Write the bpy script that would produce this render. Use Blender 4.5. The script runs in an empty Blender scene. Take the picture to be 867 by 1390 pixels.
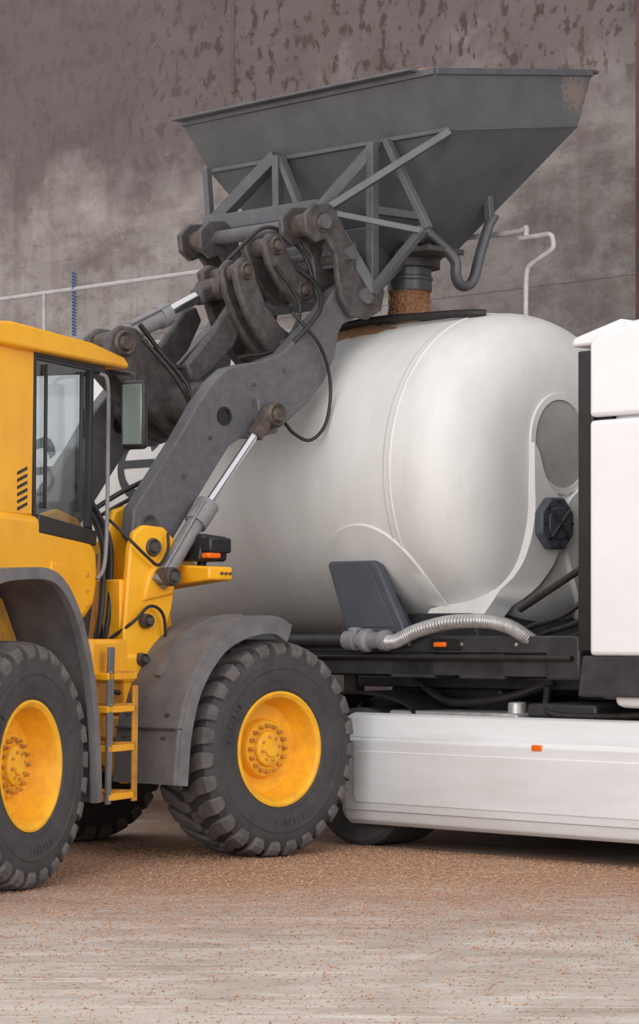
import bpy, bmesh, math, random
from mathutils import Vector, Matrix
random.seed(7)
PI=math.pi
scn=bpy.context.scene
COL=scn.collection

# ------------------------------------------------------------ materials
def srgb(r,g,b):
    def c(v):
        v/=255.
        return v/12.92 if v<=0.04045 else ((v+0.055)/1.055)**2.4
    return (c(r),c(g),c(b),1)

def mat(name,c1,c2=None,rough=.5,metal=0.,scale=4.,bump=0.,bscale=60.,lo=.35,hi=.7,coat=0.,stretch=(1,1,1),detail=6,spec=.5):
    m=bpy.data.materials.new(name); m.use_nodes=True
    nt=m.node_tree; b=nt.nodes['Principled BSDF']
    b.inputs['Base Color'].default_value=c1
    b.inputs['Roughness'].default_value=rough
    b.inputs['Metallic'].default_value=metal
    b.inputs['Coat Weight'].default_value=coat
    b.inputs['Coat Roughness'].default_value=.1
    b.inputs['Specular IOR Level'].default_value=spec
    tc=nt.nodes.new('ShaderNodeTexCoord')
    mp=nt.nodes.new('ShaderNodeMapping'); mp.inputs['Scale'].default_value=stretch
    nt.links.new(tc.outputs['Object'],mp.inputs['Vector'])
    if c2 is not None:
        n=nt.nodes.new('ShaderNodeTexNoise'); n.inputs['Scale'].default_value=scale; n.inputs['Detail'].default_value=detail
        n.inputs['Roughness'].default_value=.65
        nt.links.new(mp.outputs[0],n.inputs['Vector'])
        r=nt.nodes.new('ShaderNodeValToRGB')
        r.color_ramp.elements[0].position=lo; r.color_ramp.elements[0].color=c1
        r.color_ramp.elements[1].position=hi; r.color_ramp.elements[1].color=c2
        nt.links.new(n.outputs['Fac'],r.inputs['Fac'])
        nt.links.new(r.outputs['Color'],b.inputs['Base Color'])
    if bump>0:
        n2=nt.nodes.new('ShaderNodeTexNoise'); n2.inputs['Scale'].default_value=bscale; n2.inputs['Detail'].default_value=4
        nt.links.new(tc.outputs['Object'],n2.inputs['Vector'])
        bp=nt.nodes.new('ShaderNodeBump'); bp.inputs['Strength'].default_value=bump; bp.inputs['Distance'].default_value=.01
        nt.links.new(n2.outputs['Fac'],bp.inputs['Height'])
        nt.links.new(bp.outputs['Normal'],b.inputs['Normal'])
    return m

YEL=mat('yellow_paint',srgb(255,186,34),srgb(244,168,32),rough=.42,scale=3,coat=.12)
YELD=mat('yellow_paint_dusty',srgb(222,158,54),srgb(166,118,64),rough=.65,scale=6)
RIMY=mat('rim_yellow',srgb(255,190,36),srgb(230,162,48),rough=.5,scale=9)
GREY=mat('arm_grey_paint',srgb(84,82,87),srgb(102,99,103),rough=.5,scale=13,bump=.12,bscale=90)
DGREY=mat('dark_steel',srgb(60,57,58),srgb(90,84,82),rough=.5,scale=14,bump=.25,bscale=60)
RUST=mat('greasy_pin',srgb(60,54,52),srgb(100,84,77),rough=.55,scale=16)
BUCKD=mat('bucket_frame_grey',srgb(80,81,85),srgb(96,96,100),rough=.45,scale=6)
RUBBER=mat('tyre_rubber',srgb(58,56,59),srgb(76,73,74),rough=.75,scale=6,bump=.2,bscale=120)
TREAD=mat('tyre_tread_dusty',srgb(80,77,79),srgb(112,105,102),rough=.85,scale=10,bump=.3,bscale=100)
FEND=mat('fender_plastic',srgb(98,96,99),srgb(122,118,119),rough=.55,scale=6,bump=.1,bscale=150)
BLACK=mat('black_plastic',srgb(26,26,29),srgb(38,38,40),rough=.4,scale=8)
CHAS=mat('chassis_black',srgb(40,41,46),srgb(64,62,64),rough=.5,scale=6)
PLATE=mat('support_plate_grey',srgb(68,71,80),srgb(78,81,89),rough=.5,scale=4)
HOSE=mat('rubber_hose',srgb(28,27,28),srgb(48,44,42),rough=.5,scale=20)
CHROME=mat('chrome_rod',srgb(215,215,218),None,rough=.22,metal=1.)
STEEL=mat('galvanised_steel',srgb(188,186,186),srgb(150,147,145),rough=.4,metal=.5,scale=14)
CYLG=mat('cylinder_grey',srgb(122,120,124),srgb(144,141,142),rough=.5,scale=10,bump=.1)
WHITE=mat('truck_white_paint',srgb(238,237,239),srgb(230,229,230),rough=.4,scale=1.5,coat=.1)
SKIRT=mat('skirt_white_paint',srgb(226,226,228),srgb(212,210,210),rough=.6,scale=2,stretch=(.4,1,2),spec=.3)
AMBER=mat('amber_lens',srgb(240,110,20),None,rough=.3)
ROPE=mat('blue_spring',srgb(90,110,150),None,rough=.5)
GRAIN=mat('grain',srgb(150,104,72),srgb(188,142,104),rough=.9,scale=60,bump=1.,bscale=160)
SEAT=mat('seat_fabric',srgb(60,62,68),srgb(76,76,82),rough=.8,scale=20)
RAIL=mat('rail_paint',srgb(194,190,190),srgb(166,162,162),rough=.5,scale=8)
TANK=mat('tank_off_white',srgb(222,220,218),srgb(204,201,198),rough=.56,scale=1.3,lo=.42,hi=.75,stretch=(1.6,1,.5),spec=.35)
TANKR=mat('tank_recess',srgb(186,181,178),srgb(160,155,151),rough=.5,scale=2)

def bucket_mat():
    m=mat('bucket_grey_paint',srgb(84,86,90),srgb(100,102,105),rough=.4,scale=2.5,metal=.1)
    nt=m.node_tree;N=nt.nodes;L=nt.links;b=N['Principled BSDF']
    src=b.inputs['Base Color'].links[0].from_socket
    tc=N.new('ShaderNodeTexCoord')
    d=N.new('ShaderNodeVectorMath'); d.operation='DISTANCE'; d.inputs[1].default_value=(2.98,-1.36,5.66); L.new(tc.outputs['Object'],d.inputs[0])
    n=N.new('ShaderNodeTexNoise'); n.inputs['Scale'].default_value=26; n.inputs['Detail'].default_value=8; n.inputs['Roughness'].default_value=.75; L.new(tc.outputs['Object'],n.inputs['Vector'])
    a=N.new('ShaderNodeMath'); a.operation='MULTIPLY_ADD'; a.inputs[1].default_value=-1.6; a.inputs[2].default_value=.80; L.new(d.outputs['Value'],a.inputs[0])
    c=N.new('ShaderNodeMath'); c.operation='ADD'; L.new(a.outputs[0],c.inputs[0]); L.new(n.outputs['Fac'],c.inputs[1])
    c2=N.new('ShaderNodeMath'); c2.operation='MULTIPLY'; c2.inputs[1].default_value=.7; L.new(c.outputs[0],c2.inputs[0])
    r=N.new('ShaderNodeValToRGB'); L.new(c2.outputs[0],r.inputs[0])
    r.color_ramp.elements[0].position=.72; r.color_ramp.elements[1].position=.82
    x=N.new('ShaderNodeMix'); x.data_type='RGBA'; L.new(r.outputs[0],x.inputs[0]); L.new(src,x.inputs[6]); x.inputs[7].default_value=srgb(128,114,108)
    L.new(x.outputs[2],b.inputs['Base Color']); return m
BUCK=bucket_mat()

def glass_mat():
    m=bpy.data.materials.new('tinted_glass'); m.use_nodes=True; nt=m.node_tree
    for n in list(nt.nodes): nt.nodes.remove(n)
    o=nt.nodes.new('ShaderNodeOutputMaterial'); mx=nt.nodes.new('ShaderNodeMixShader')
    t=nt.nodes.new('ShaderNodeBsdfTransparent'); t.inputs[0].default_value=(.90,.92,.93,1)
    g=nt.nodes.new('ShaderNodeBsdfGlossy'); g.inputs['Roughness'].default_value=.04
    mx.inputs[0].default_value=.10
    nt.links.new(t.outputs[0],mx.inputs[1]); nt.links.new(g.outputs[0],mx.inputs[2])
    nt.links.new(mx.outputs[0],o.inputs[0]); return m
GLASS=glass_mat()
MIRR=mat('mirror_glass',srgb(130,142,138),None,rough=.25,metal=.8)

# ------------------------------------------------------------ helpers  (local a=forward, b=right, z=up)
def E(name,loc=(0,0,0),rz=0,parent=None):
    e=bpy.data.objects.new(name,None); COL.objects.link(e); e.location=loc; e.rotation_euler=(0,0,rz); e.parent=parent
    e.empty_display_size=.2
    return e
def finish(name,me,m,parent,smooth=True,ang=35,bev=0.,segs=2):
    me.materials.append(m)
    if smooth:
        for p in me.polygons: p.use_smooth=True
        try: me.set_sharp_from_angle(angle=math.radians(ang))
        except Exception: pass
    o=bpy.data.objects.new(name,me); COL.objects.link(o); o.parent=parent
    if bev>0:
        md=o.modifiers.new('bevel','BEVEL'); md.width=bev; md.segments=segs; md.limit_method='ANGLE'; md.angle_limit=math.radians(35)
    return o
def meshobj(name,verts,faces,m,parent,smooth=True,ang=35,bev=0.,segs=2,fixn=True):
    me=bpy.data.meshes.new(name); me.from_pydata([tuple(v) for v in verts],[],faces); me.update()
    if fixn:
        bm=bmesh.new(); bm.from_mesh(me); bmesh.ops.recalc_face_normals(bm,faces=bm.faces); bm.to_mesh(me); bm.free()
    return finish(name,me,m,parent,smooth,ang,bev,segs)
def prism(name,par,pts,b0,b1,m,bev=.01,segs=2):
    n=len(pts)
    v=[(a,-b0,z) for a,z in pts]+[(a,-b1,z) for a,z in pts]
    f=[list(range(n)),list(range(2*n-1,n-1,-1))]+[[i,(i+1)%n,(i+1)%n+n,i+n] for i in range(n)]
    return meshobj(name,v,f,m,par,bev=bev,segs=segs)
def crossprism(name,par,pts,a0,a1,m,bev=.01):   # polygon in (b,z)
    n=len(pts)
    v=[(a0,-b,z) for b,z in pts]+[(a1,-b,z) for b,z in pts]
    f=[list(range(n)),list(range(2*n-1,n-1,-1))]+[[i,(i+1)%n,(i+1)%n+n,i+n] for i in range(n)]
    return meshobj(name,v,f,m,par,bev=bev)
def box(name,par,a0,a1,b0,b1,z0,z1,m,bev=.01,segs=2):
    return prism(name,par,[(a0,z0),(a1,z0),(a1,z1),(a0,z1)],b0,b1,m,bev,segs)
def V(a,b,z): return Vector((a,-b,z))
def beam(name,par,p,q,w,m,h=None,bev=.006):
    p=V(*p);q=V(*q);h=h or w
    d=(q-p).normalized(); up=Vector((0,0,1))
    if abs(d.z)>.95: up=Vector((1,0,0))
    s1=d.cross(up).normalized(); s2=s1.cross(d).normalized()
    vs=[]
    for c in (p,q):
        for i,j in((-1,-1),(1,-1),(1,1),(-1,1)): vs.append(c+s1*i*w/2+s2*j*h/2)
    return meshobj(name,vs,[[0,1,2,3],[7,6,5,4]]+[[i,(i+1)%4,(i+1)%4+4,i+4] for i in range(4)],m,par,bev=bev)
def catmull(P,sub=8):
    P=[Vector(p) for p in P]; out=[]
    Q=[P[0]*2-P[1]]+P+[P[-1]*2-P[-2]]
    for i in range(1,len(Q)-2):
        p0,p1,p2,p3=Q[i-1:i+3]
        for k in range(sub):
            t=k/sub
            out.append(.5*((2*p1)+(-p0+p2)*t+(2*p0-5*p1+4*p2-p3)*t*t+(-p0+3*p1-3*p2+p3)*t**3))
    out.append(P[-1]); return out
def tube(name,par,pts,r,m,smooth=True,seg=12,ribs=0.):
    P=[V(*p) for p in pts]
    if smooth and len(P)>2: P=catmull(P,10 if not ribs else 22)
    verts=[];faces=[]
    prev=None
    for i,p in enumerate(P):
        d=(P[min(i+1,len(P)-1)]-P[max(i-1,0)]).normalized()
        if prev is None:
            up=Vector((0,0,1)) if abs(d.z)<.9 else Vector((1,0,0))
            n=d.cross(up).normalized()
        else:
            n=(prev-d*prev.dot(d)).normalized()
        prev=n; bn=d.cross(n)
        rr=r+(ribs if i%2 else 0)
        for k in range(seg):
            t=2*PI*k/seg; verts.append(p+n*math.cos(t)*rr+bn*math.sin(t)*rr)
    for i in range(len(P)-1):
        for k in range(seg):
            faces.append([i*seg+k,i*seg+(k+1)%seg,(i+1)*seg+(k+1)%seg,(i+1)*seg+k])
    faces.append(list(range(seg))[::-1]); faces.append([(len(P)-1)*seg+k for k in range(seg)])
    return meshobj(name,verts,faces,m,par,ang=60 if not ribs else 25)
def lathe(name,par,prof,c,m,axis='b',segs=48,ang=35,bev=0,cap=True):
    verts=[];faces=[];n=len(prof)
    for k in range(segs):
        t=2*PI*k/segs; C=math.cos(t);S=math.sin(t)
        for w,r in prof:
            if axis=='b': verts.append((c[0]+r*C,-(c[1]+w),c[2]+r*S))
            elif axis=='a': verts.append((c[0]+w,-c[1]+r*C,c[2]+r*S))
            else: verts.append((c[0]+r*C,-c[1]+r*S,c[2]+w))
    for k in range(segs):
        k2=(k+1)%segs
        for i in range(n-1):
            faces.append([k*n+i,k*n+i+1,k2*n+i+1,k2*n+i])
    if cap and prof[0][1]>1e-5: faces.append([k*n for k in range(segs)])
    if cap and prof[-1][1]>1e-5: faces.append([k*n+n-1 for k in range(segs)][::-1])
    me=bpy.data.meshes.new(name); me.from_pydata(verts,[],faces); me.update()
    bm=bmesh.new(); bm.from_mesh(me); bmesh.ops.remove_doubles(bm,verts=bm.verts,dist=1e-5)
    bmesh.ops.recalc_face_normals(bm,faces=bm.faces); bm.to_mesh(me); bm.free()
    return finish(name,me,m,par,True,ang,bev)
def disc(name,par,c,r,w,m,axis='b',segs=32,ch=.01):
    return lathe(name,par,[(-w/2,r-ch),(-w/2+ch,r),(w/2-ch,r),(w/2,r-ch)],c,m,axis,segs)
def pin(name,par,c,r,w,m=None):   # boss with recessed cap, axis b
    m=m or RUST
    return lathe(name,par,[(-w/2,r*.9),(-w/2+.01,r),(w/2-.02,r),(w/2,r*.85),(w/2-.015,r*.6),(w/2+.012,r*.45),(w/2+.014,0)],c,m,'b',28)
def sheet(name,par,prof,b0,b1,t,m,bev=.006):   # curved plate following (a,z) polyline
    P=[Vector((a,0,z)) for a,z in prof]
    P=[Vector((p.x,0,p.z)) for p in catmull(P,6)]
    outer=[];inner=[]
    for i,p in enumerate(P):
        d=(P[min(i+1,len(P)-1)]-P[max(i-1,0)]).normalized(); n=Vector((-d.z,0,d.x))
        outer.append((p.x,p.z)); inner.append((p.x+n.x*t,p.z+n.z*t))
    n=len(P);v=[];f=[]
    for b in (b0,b1):
        for q in outer: v.append((q[0],-b,q[1]))
        for q in inner: v.append((q[0],-b,q[1]))
    def I(s,l,i): return s*2*n+l*n+i
    for i in range(n-1):
        f.append([I(0,0,i),I(0,0,i+1),I(1,0,i+1),I(1,0,i)])
        f.append([I(0,1,i),I(0,1,i+1),I(1,1,i+1),I(1,1,i)])
        f.append([I(0,0,i),I(0,0,i+1),I(0,1,i+1),I(0,1,i)])
        f.append([I(1,0,i),I(1,0,i+1),I(1,1,i+1),I(1,1,i)])
    for i in (0,n-1): f.append([I(0,0,i),I(0,1,i),I(1,1,i),I(1,0,i)])
    return meshobj(name,v,f,m,par,ang=50)

def loader_wheel(nm,par,a,b,sgn,phase=0):
    e=E(nm,(a,-b,.745),0 if sgn>0 else PI,par)
    prof=[(-.19,.36),(-.225,.40),(-.25,.46),(-.262,.53),(-.262,.60),(-.25,.66),(-.225,.70),(-.15,.715),(0,.72),(.15,.715),(.225,.70),(.25,.66),(.262,.60),(.262,.575),(.267,.57),(.267,.55),(.262,.545),(.26,.50),(.255,.455),(.243,.43),(.245,.42),(.23,.395),(.20,.37)]
    lathe('tyre',e,prof,(0,0,0),RUBBER,'b',96,ang=40,cap=False)
    v=[];f=[];N=27
    for side in (1,-1):
        for k in range(N):
            base=2*PI*(k+(.5 if side<0 else 0)+phase)/N
            st=[(.00,.749,.05),(.07,.749,.045),(.12,.747,.005),(.19,.742,-.02),(.235,.728,-.025),(.262,.695,-.025),(.268,.655,-.025)]
            hw=[.50,.52,.60,.68,.68,.64,.54]
            i0=len(v)
            for (w,r,sh),h in zip(st,hw):
                for dr in (0,-1):
                    for q in (-1,1):
                        th=base+sh*1.6+q*h*PI/N
                        rr=r if dr==0 else r-.05
                        ww=w if dr==0 else (w if w<.2 else w-.03)
                        v.append((rr*math.cos(th),-side*ww,rr*math.sin(th)))
            ns=len(st)
            for j in range(ns-1):
                A=i0+j*4;B=A+4
                f+= [[A,A+1,B+1,B],[A+2,B+2,B+3,A+3],[A,B,B+2,A+2],[A+1,A+3,B+3,B+1]]
            A=i0; f.append([A,A+2,A+3,A+1]); A=i0+(ns-1)*4; f.append([A,A+1,A+3,A+2])
    meshobj('tread_lugs',v,f,TREAD,e,bev=.006,segs=1,ang=30)
    for arc0 in (.4,2.5,4.6):
        for k in range(7):
            t=arc0+k*.085
            beam('sidewall_mark',e,(.485*math.cos(t),.257,.485*math.sin(t)),(.525*math.cos(t),.261,.525*math.sin(t)),.012 if k%2 else .022,RUBBER,.006,0)
    rp=[(.19,.36),(.222,.398),(.238,.396),(.24,.380),(.226,.356),(.17,.340),(.1,.330),(.05,.305),(.035,.25),(.04,.205),(.085,.20),(.10,.19),(.105,.125),(.135,.118),(.145,.1),(.145,.06),(.16,.055),(.16,0)]
    lathe('rim',e,rp,(0,0,0),RIMY,'b',72,ang=30,cap=False)
    lathe('rim_back',e,[(-.2,.37),(-.19,.35),(-.02,.3),(.0,.1),(.0,0)],(0,0,0),DGREY,'b',48,cap=False)
    for k in range(16):
        t=2*PI*k/16
        lathe('bolt',e,[(.1,.017),(.125,.017),(.127,.012),(.145,.011),(.145,0)],(.158*math.cos(t),0,.158*math.sin(t)),YELD,'b',6)
    for k in range(8):
        t=2*PI*k/8+.2
        lathe('cap_bolt',e,[(.14,.011),(.157,.011),(.157,0)],(.082*math.cos(t),0,.082*math.sin(t)),YELD,'b',6)
    return e

# ============================================================ WHEEL LOADER
LD=E('wheel_loader',(-1.13,18.39,0),math.radians(45))
RW=math.radians(68.3)
inv=Matrix.Rotation(-math.radians(45),4,'Z')@Vector((-2.85+1.13,15.77-18.39,0))
RF=E('rear_frame',(inv.x,inv.y,0),RW-math.radians(45),LD)
FF=E('front_frame',(0,0,0),0,LD)
loader_wheel('front_wheel_right',FF,0,.98,1)
loader_wheel('front_wheel_left',FF,0,-.98,-1,.3)
loader_wheel('rear_wheel_right',RF,0,.98,1,.2)
loader_wheel('rear_wheel_left',RF,0,-.98,-1,.1)
for fr in (FF,RF):
    lathe('axle',fr,[(-.8,.2),(-.6,.2),(-.5,.13),(-.2,.14),(-.15,.24),(.15,.24),(.2,.14),(.5,.13),(.6,.2),(.8,.2)],(0,0,.745),YELD,'b',32)

# --- front frame tower
tower=[(-.98,.75),(-.98,1.5),(-.86,2.25),(-.80,2.38),(-.68,2.42),(-.5,2.36),(-.36,2.2),(-.30,1.75),(-.22,1.35),(.2,1.15),(.45,1.0),(.5,.6),(-.7,.5)]
for b in (.34,-.42): prism('tower_plate',FF,tower,b,b+.08,YEL,.02)
outer_t=[(-.96,1.05),(-.96,1.55),(-.90,2.12),(-.86,2.22),(-.78,2.27),(-.60,2.26),(-.50,2.18),(-.47,2.02),(-.52,1.72),(-.60,1.5),(-.62,1.05)]
for b in (.64,-.70): prism('tower_outer_plate',FF,outer_t,b,b+.06,YEL,.015)
for z in (1.3,1.62): box('tower_web',FF,-.94,-.60,.41,.66,z,z+.04,YEL,.01)
box('tower_back_web',FF,-.96,-.92,.41,.66,1.05,1.9,YEL,.01)
pin('tower_pin_cap',FF,(-.70,.70,2.12),.065,.05,DGREY)
prism('tower_inner',FF,[(-.9,.8),(-.85,1.9),(-.6,2.1),(-.45,1.5),(.1,1.1),(.4,.8),(-.6,.6)],-.33,.33,DGREY,.02)
box('tower_foot',FF,-.98,-.25,.36,.72,1.2,1.40,YEL,.03)
box('tower_step',FF,-.95,-.5,.40,.8,.82,.98,YEL,.02)
pin('cylinder_pin',FF,(-.64,.78,1.92),.065,.16,DGREY)
prism('cylinder_lug',FF,[(-.8,1.75),(-.52,1.8),(-.5,2.0),(-.62,2.05),(-.75,1.95)],.42,.72,YEL,.02)
for s_ in (1,-1):
    crossprism('lamp_bracket',FF,[(.36*s_,1.84),(.98*s_,1.90),(.98*s_,1.99),(.62*s_,2.01),(.36*s_,2.2)],-.44,-.22,YEL,.015)
    for k in range(3): disc('bracket_bolt',FF,(-.33+.04*k,.99*s_,1.945),.01,.02,DGREY,'b',8,.002)
    prism('work_lamp',FF,[(-.42,2.03),(-.16,2.03),(-.14,2.2),(-.38,2.22)],.66*s_,.86*s_,BLACK,.02)
    box('indicator_lamp',FF,-.42,-.30,.875*s_,.95*s_,2.05,2.085,AMBER,.01)
    box('indicator_housing',FF,-.40,-.2,.84*s_,.95*s_,2.085,2.19,BLACK,.015)
    beam('lamp_stalk',FF,(-.32,.76*s_,1.95),(-.3,.76*s_,2.05),.05,BLACK)
pin('hose_union',FF,(-.78,.72,1.62),.05,.08,DGREY)
pin('hose_union_b',FF,(-.82,.72,1.36),.045,.08,DGREY)
for i,(dx,db) in enumerate(((0,0),(.05,.03),(-.04,.06),(.09,-.05))):
    tube('hydraulic_hose',FF,[(-.98+dx,.2+db,2.55),(-.96+dx,.45+db,2.2),(-.98+dx,.5+db,1.9),(-1.04+dx,.52+db,1.55),(-1.06+dx,.4+db,1.3)],.018,HOSE)
tube('hydraulic_hose',FF,[(-1.0,.6,2.3),(-.92,.74,2.15),(-.8,.76,2.05),(-.7,.76,2.0),(-.62,.76,2.1),(-.6,.74,2.22)],.011,HOSE)
tube('hydraulic_hose',FF,[(-1.0,.6,1.5),(-.9,.74,1.62),(-.78,.76,1.72),(-.66,.76,1.66),(-.62,.74,1.45)],.011,HOSE)
tube('hydraulic_hose',FF,[(-1.02,.6,1.15),(-.8,.76,1.12),(-.55,.76,1.2),(-.45,.6,1.42)],.016,HOSE)

# --- front fenders
for s_ in (1,-1):
    fp=[(.05,1.56),(-.1,1.62),(-.35,1.60),(-.62,1.48),(-.84,1.22),(-.95,.9),(-.99,.54)]
    sheet('front_fender',FF,fp,.66*s_,1.27*s_,-.035,FEND)
    sheet('front_fender_lip',FF,fp,1.22*s_,1.275*s_,.09,FEND)
    sheet('front_fender_rib',FF,[(p[0]-.02,p[1]+.02) for p in fp[1:5]],.92*s_,.97*s_,-.03,FEND)
    box('fender_bracket',FF,-.6,-.5,.4*s_,.75*s_,1.35,1.42,DGREY)
    box('fender_bracket',FF,.0,.06,.36*s_,.75*s_,1.2,1.5,DGREY)
    box('fender_seam',FF,-1.005,-.95,.66*s_,1.27*s_,.9,.915,DGREY,.002)
    for b_,z_ in ((.75,.85),(1.15,.85),(.75,1.0),(1.15,1.0)):
        disc('fender_bolt',FF,(-.985-(z_-.95)*-.25,b_*s_,z_),.014,.03,DGREY,'a',8,.003)

# --- lift arms
arm=[(-.82,2.20),(-.80,2.38),(-.38,2.90),(-.2,3.15),(-.04,3.32),(.07,3.40),(.22,3.44),(.39,3.47),(.61,3.55),(.76,3.68),(.98,3.87),(1.14,4.05),(1.25,4.12),(1.40,4.14),(1.54,4.08),(1.52,3.96),(1.40,3.88),(1.22,3.80),(1.17,3.72),(1.14,3.56),(1.02,3.36),(.85,3.2),(.66,3.06),(.5,2.96),(.36,2.92),(.21,2.92),(.08,2.85),(-.04,2.70),(-.45,2.18),(-.6,2.12),(-.74,2.13)]
for nm,b in (('lift_arm_right',.50),('lift_arm_left',-.62)):
    prism(nm,FF,arm,b,b+.12,GREY,.012)
    pin('arm_tip_pin',FF,(1.38,b+.06,4.0),.10,.18)
    pin('arm_root_pin',FF,(-.66,b+.06,2.26),.09,.15,DGREY)
for bb in (.62,-.50):
    lathe('arm_hole',FF,[(0,.065),(.012,.065),(.012,.05),(.002,.048),(.002,0)],(.03,bb,3.06),BLACK,'b',24)
    for (aa,zz) in ((.32,3.30),(.62,3.42),(-.35,2.62),(-.1,2.9)):
        disc('arm_bolt',FF,(aa,bb,zz),.016,.02,DGREY,'b',10,.003)
lathe('arm_cross_tube',FF,[(-.5,.15),(.5,.15)],(.12,0,3.18),DGREY,'b',32)
lathe('arm_cross_tube',FF,[(-.5,.08),(.5,.08)],(.75,0,3.35),DGREY,'b',24)
def cylseg(name,par,p,q,r,m,seg=20): return tube(name,par,[p,q],r,m,False,seg)
for s_ in (1,-1):
    b=.73*s_
    cylseg('lift_cylinder_rod',FF,(.40,b,3.13),(-.30,b,2.34),.032,CHROME)
    cylseg('lift_cylinder_barrel',FF,(-.26,b,2.39),(-.68,b,1.87),.062,CYLG)
    cylseg('lift_cylinder_gland',FF,(-.22,b,2.43),(-.34,b,2.29),.082,CYLG)
    pin('rod_eye',FF,(.40,b,3.08),.09,.13,RUST)
    prism('rod_bracket',FF,[(.3,3.2),(.52,3.12),(.5,2.96),(.34,2.94)],.60*s_,.68*s_,GREY,.01)
    beam('rod_lug',FF,(.36,b,3.08),(.22,b,2.92),.085,RUST)
    for k in range(2):
        cylseg('cylinder_pipe',FF,(-.30+.05*k,b+.05*s_,2.45),(-.66+.05*k,b+.05*s_,1.98),.011,CYLG,8)
# --- central bellcrank
bell=[(-.52,3.64),(-.42,3.71),(-.28,3.70),(-.10,3.55),(.1,3.40),(.30,3.22),(.38,3.08),(.30,2.95),(.14,2.92),(-.04,3.02),(-.22,3.18),(-.46,3.38),(-.56,3.5)]
for b in (-.26,-.02): prism('bellcrank',FF,bell,b,b+.07,DGREY,.02)
pin('bellcrank_pin',FF,(-.40,-.10,3.58),.095,.36)
pin('bellcrank_pin',FF,(.23,-.08,3.07),.11,.40)
bell2=[(.12,3.30),(.30,3.42),(.52,3.62),(.66,3.86),(.60,3.96),(.48,3.92),(.30,3.7),(.05,3.45)]
for b in (-.36,.14): prism('tilt_lever',FF,bell2,b,b+.07,DGREY,.02)
b=-.10
cylseg('tilt_cylinder_barrel',FF,(-.34,b,3.62),(.10,b,3.83),.07,CYLG)
cylseg('tilt_cylinder_rod',FF,(.10,b,3.83),(.44,b,4.0),.045,CHROME)
cylseg('tilt_cylinder_gland',FF,(.06,b,3.81),(.14,b,3.85),.085,CYLG)
for k in (0,1): cylseg('tilt_cylinder_pipe',FF,(-.25,b+.05*k,3.74),(.12,b+.05*k,3.91),.013,CYLG,8)
beam('tilt_cylinder_eye',FF,(.42,b,3.99),(.62,b,4.08),.13,DGREY,bev=.03)
pin('tilt_pin',FF,(.60,b,4.07),.085,.26)
ban=[(.52,4.20),(.62,4.26),(.74,4.24),(.80,4.12),(.86,3.92),(.98,3.76),(1.10,3.68),(1.12,3.58),(1.04,3.52),(.92,3.54),(.78,3.66),(.66,3.82),(.58,4.0)]
for b in (-.22,.02): prism('tilt_link',FF,ban,b,b+.07,DGREY,.02)
pin('link_pin',FF,(1.03,-.06,3.62),.07,.34)
pin('link_pin',FF,(.66,-.06,4.16),.07,.34)
ban2=[(.34,4.16),(.42,4.24),(.52,4.22),(.56,4.10),(.66,3.92),(.80,3.78),(.92,3.72),(.95,3.62),(.86,3.54),(.72,3.56),(.58,3.68),(.46,3.84),(.38,4.0)]
for b in (.20,.34): prism('tilt_link',FF,ban2,b,b+.06,DGREY,.02)
pin('link_pin',FF,(.85,.30,3.63),.065,.26)
pin('link_pin',FF,(.45,.30,4.14),.065,.26)
ban3=[(.60,4.36),(.68,4.44),(.80,4.44),(.86,4.32),(.94,4.2),(1.06,4.14),(1.12,4.05),(1.06,3.95),(.94,3.95),(.80,4.04),(.68,4.18)]
for b in (.16,.36): prism('hitch_link',FF,ban3,b,b+.06,DGREY,.02)
pin('link_pin',FF,(1.02,.29,4.05),.07,.30)
pin('link_pin',FF,(.74,.29,4.35),.07,.30)
# --- quick hitch
hk=[(.78,4.42),(.76,4.55),(.86,4.64),(1.02,4.66),(1.14,4.58),(1.18,4.46),(1.30,4.34),(1.46,4.20),(1.60,4.08),(1.56,3.93),(1.42,3.85),(1.24,3.86),(1.14,3.98),(1.10,4.14),(1.08,4.30),(.98,4.40),(.88,4.36)]
for b in (.64,.40,-.48,-.70): prism('hitch_plate',FF,hk,b,b+.05,DGREY,.012)
for z,a,r in ((4.52,.95,.055),(4.02,1.38,.06),(4.32,1.22,.05)):
    lathe('hitch_tube',FF,[(-.72,r),(.72,r)],(a,0,z),GREY,'b',24)
for b in (.53,-.60):
    pin('hitch_pin',FF,(.93,b,4.51),.085,.34); pin('hitch_pin',FF,(1.44,b,4.0),.075,.34)
    pin('hitch_pin',FF,(1.20,b,4.28),.045,.33,DGREY)
box('hitch_beam',FF,1.18,1.34,-.66,.66,4.22,4.42,GREY,.02)
# hoses on the arms
tube('hydraulic_hose',FF,[(.72,.60,3.85),(.80,.66,3.74),(.92,.68,3.62),(1.02,.67,3.45),(1.05,.66,3.25),(.99,.66,3.04),(.84,.66,2.93),(.68,.66,2.97),(.58,.66,3.05)],.013,HOSE)
tube('hydraulic_hose',FF,[(1.1,.1,4.35),(1.05,.5,4.1),(.95,.66,3.9),(.82,.66,3.75),(.72,.6,3.62)],.018,HOSE)
tube('hydraulic_hose',FF,[(-.3,.1,3.72),(0,.12,3.45),(.2,.15,3.5),(.5,.1,3.75),(.8,.05,4.1)],.018,HOSE)
tube('hydraulic_hose',FF,[(-.35,.2,3.6),(-.1,.3,3.3),(0,.35,3.0),(-.3,.4,2.7),(-.7,.35,2.5),(-.95,.3,2.35)],.018,HOSE)
tube('hydraulic_hose',FF,[(-.2,.18,3.55),(.0,.3,3.25),(-.1,.38,2.9),(-.4,.42,2.6),(-.85,.35,2.35)],.014,HOSE)
tube('hydraulic_hose',FF,[(.7,.45,4.2),(.9,.5,3.9),(.7,.48,3.6),(.3,.48,3.5)],.014,HOSE)
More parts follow.
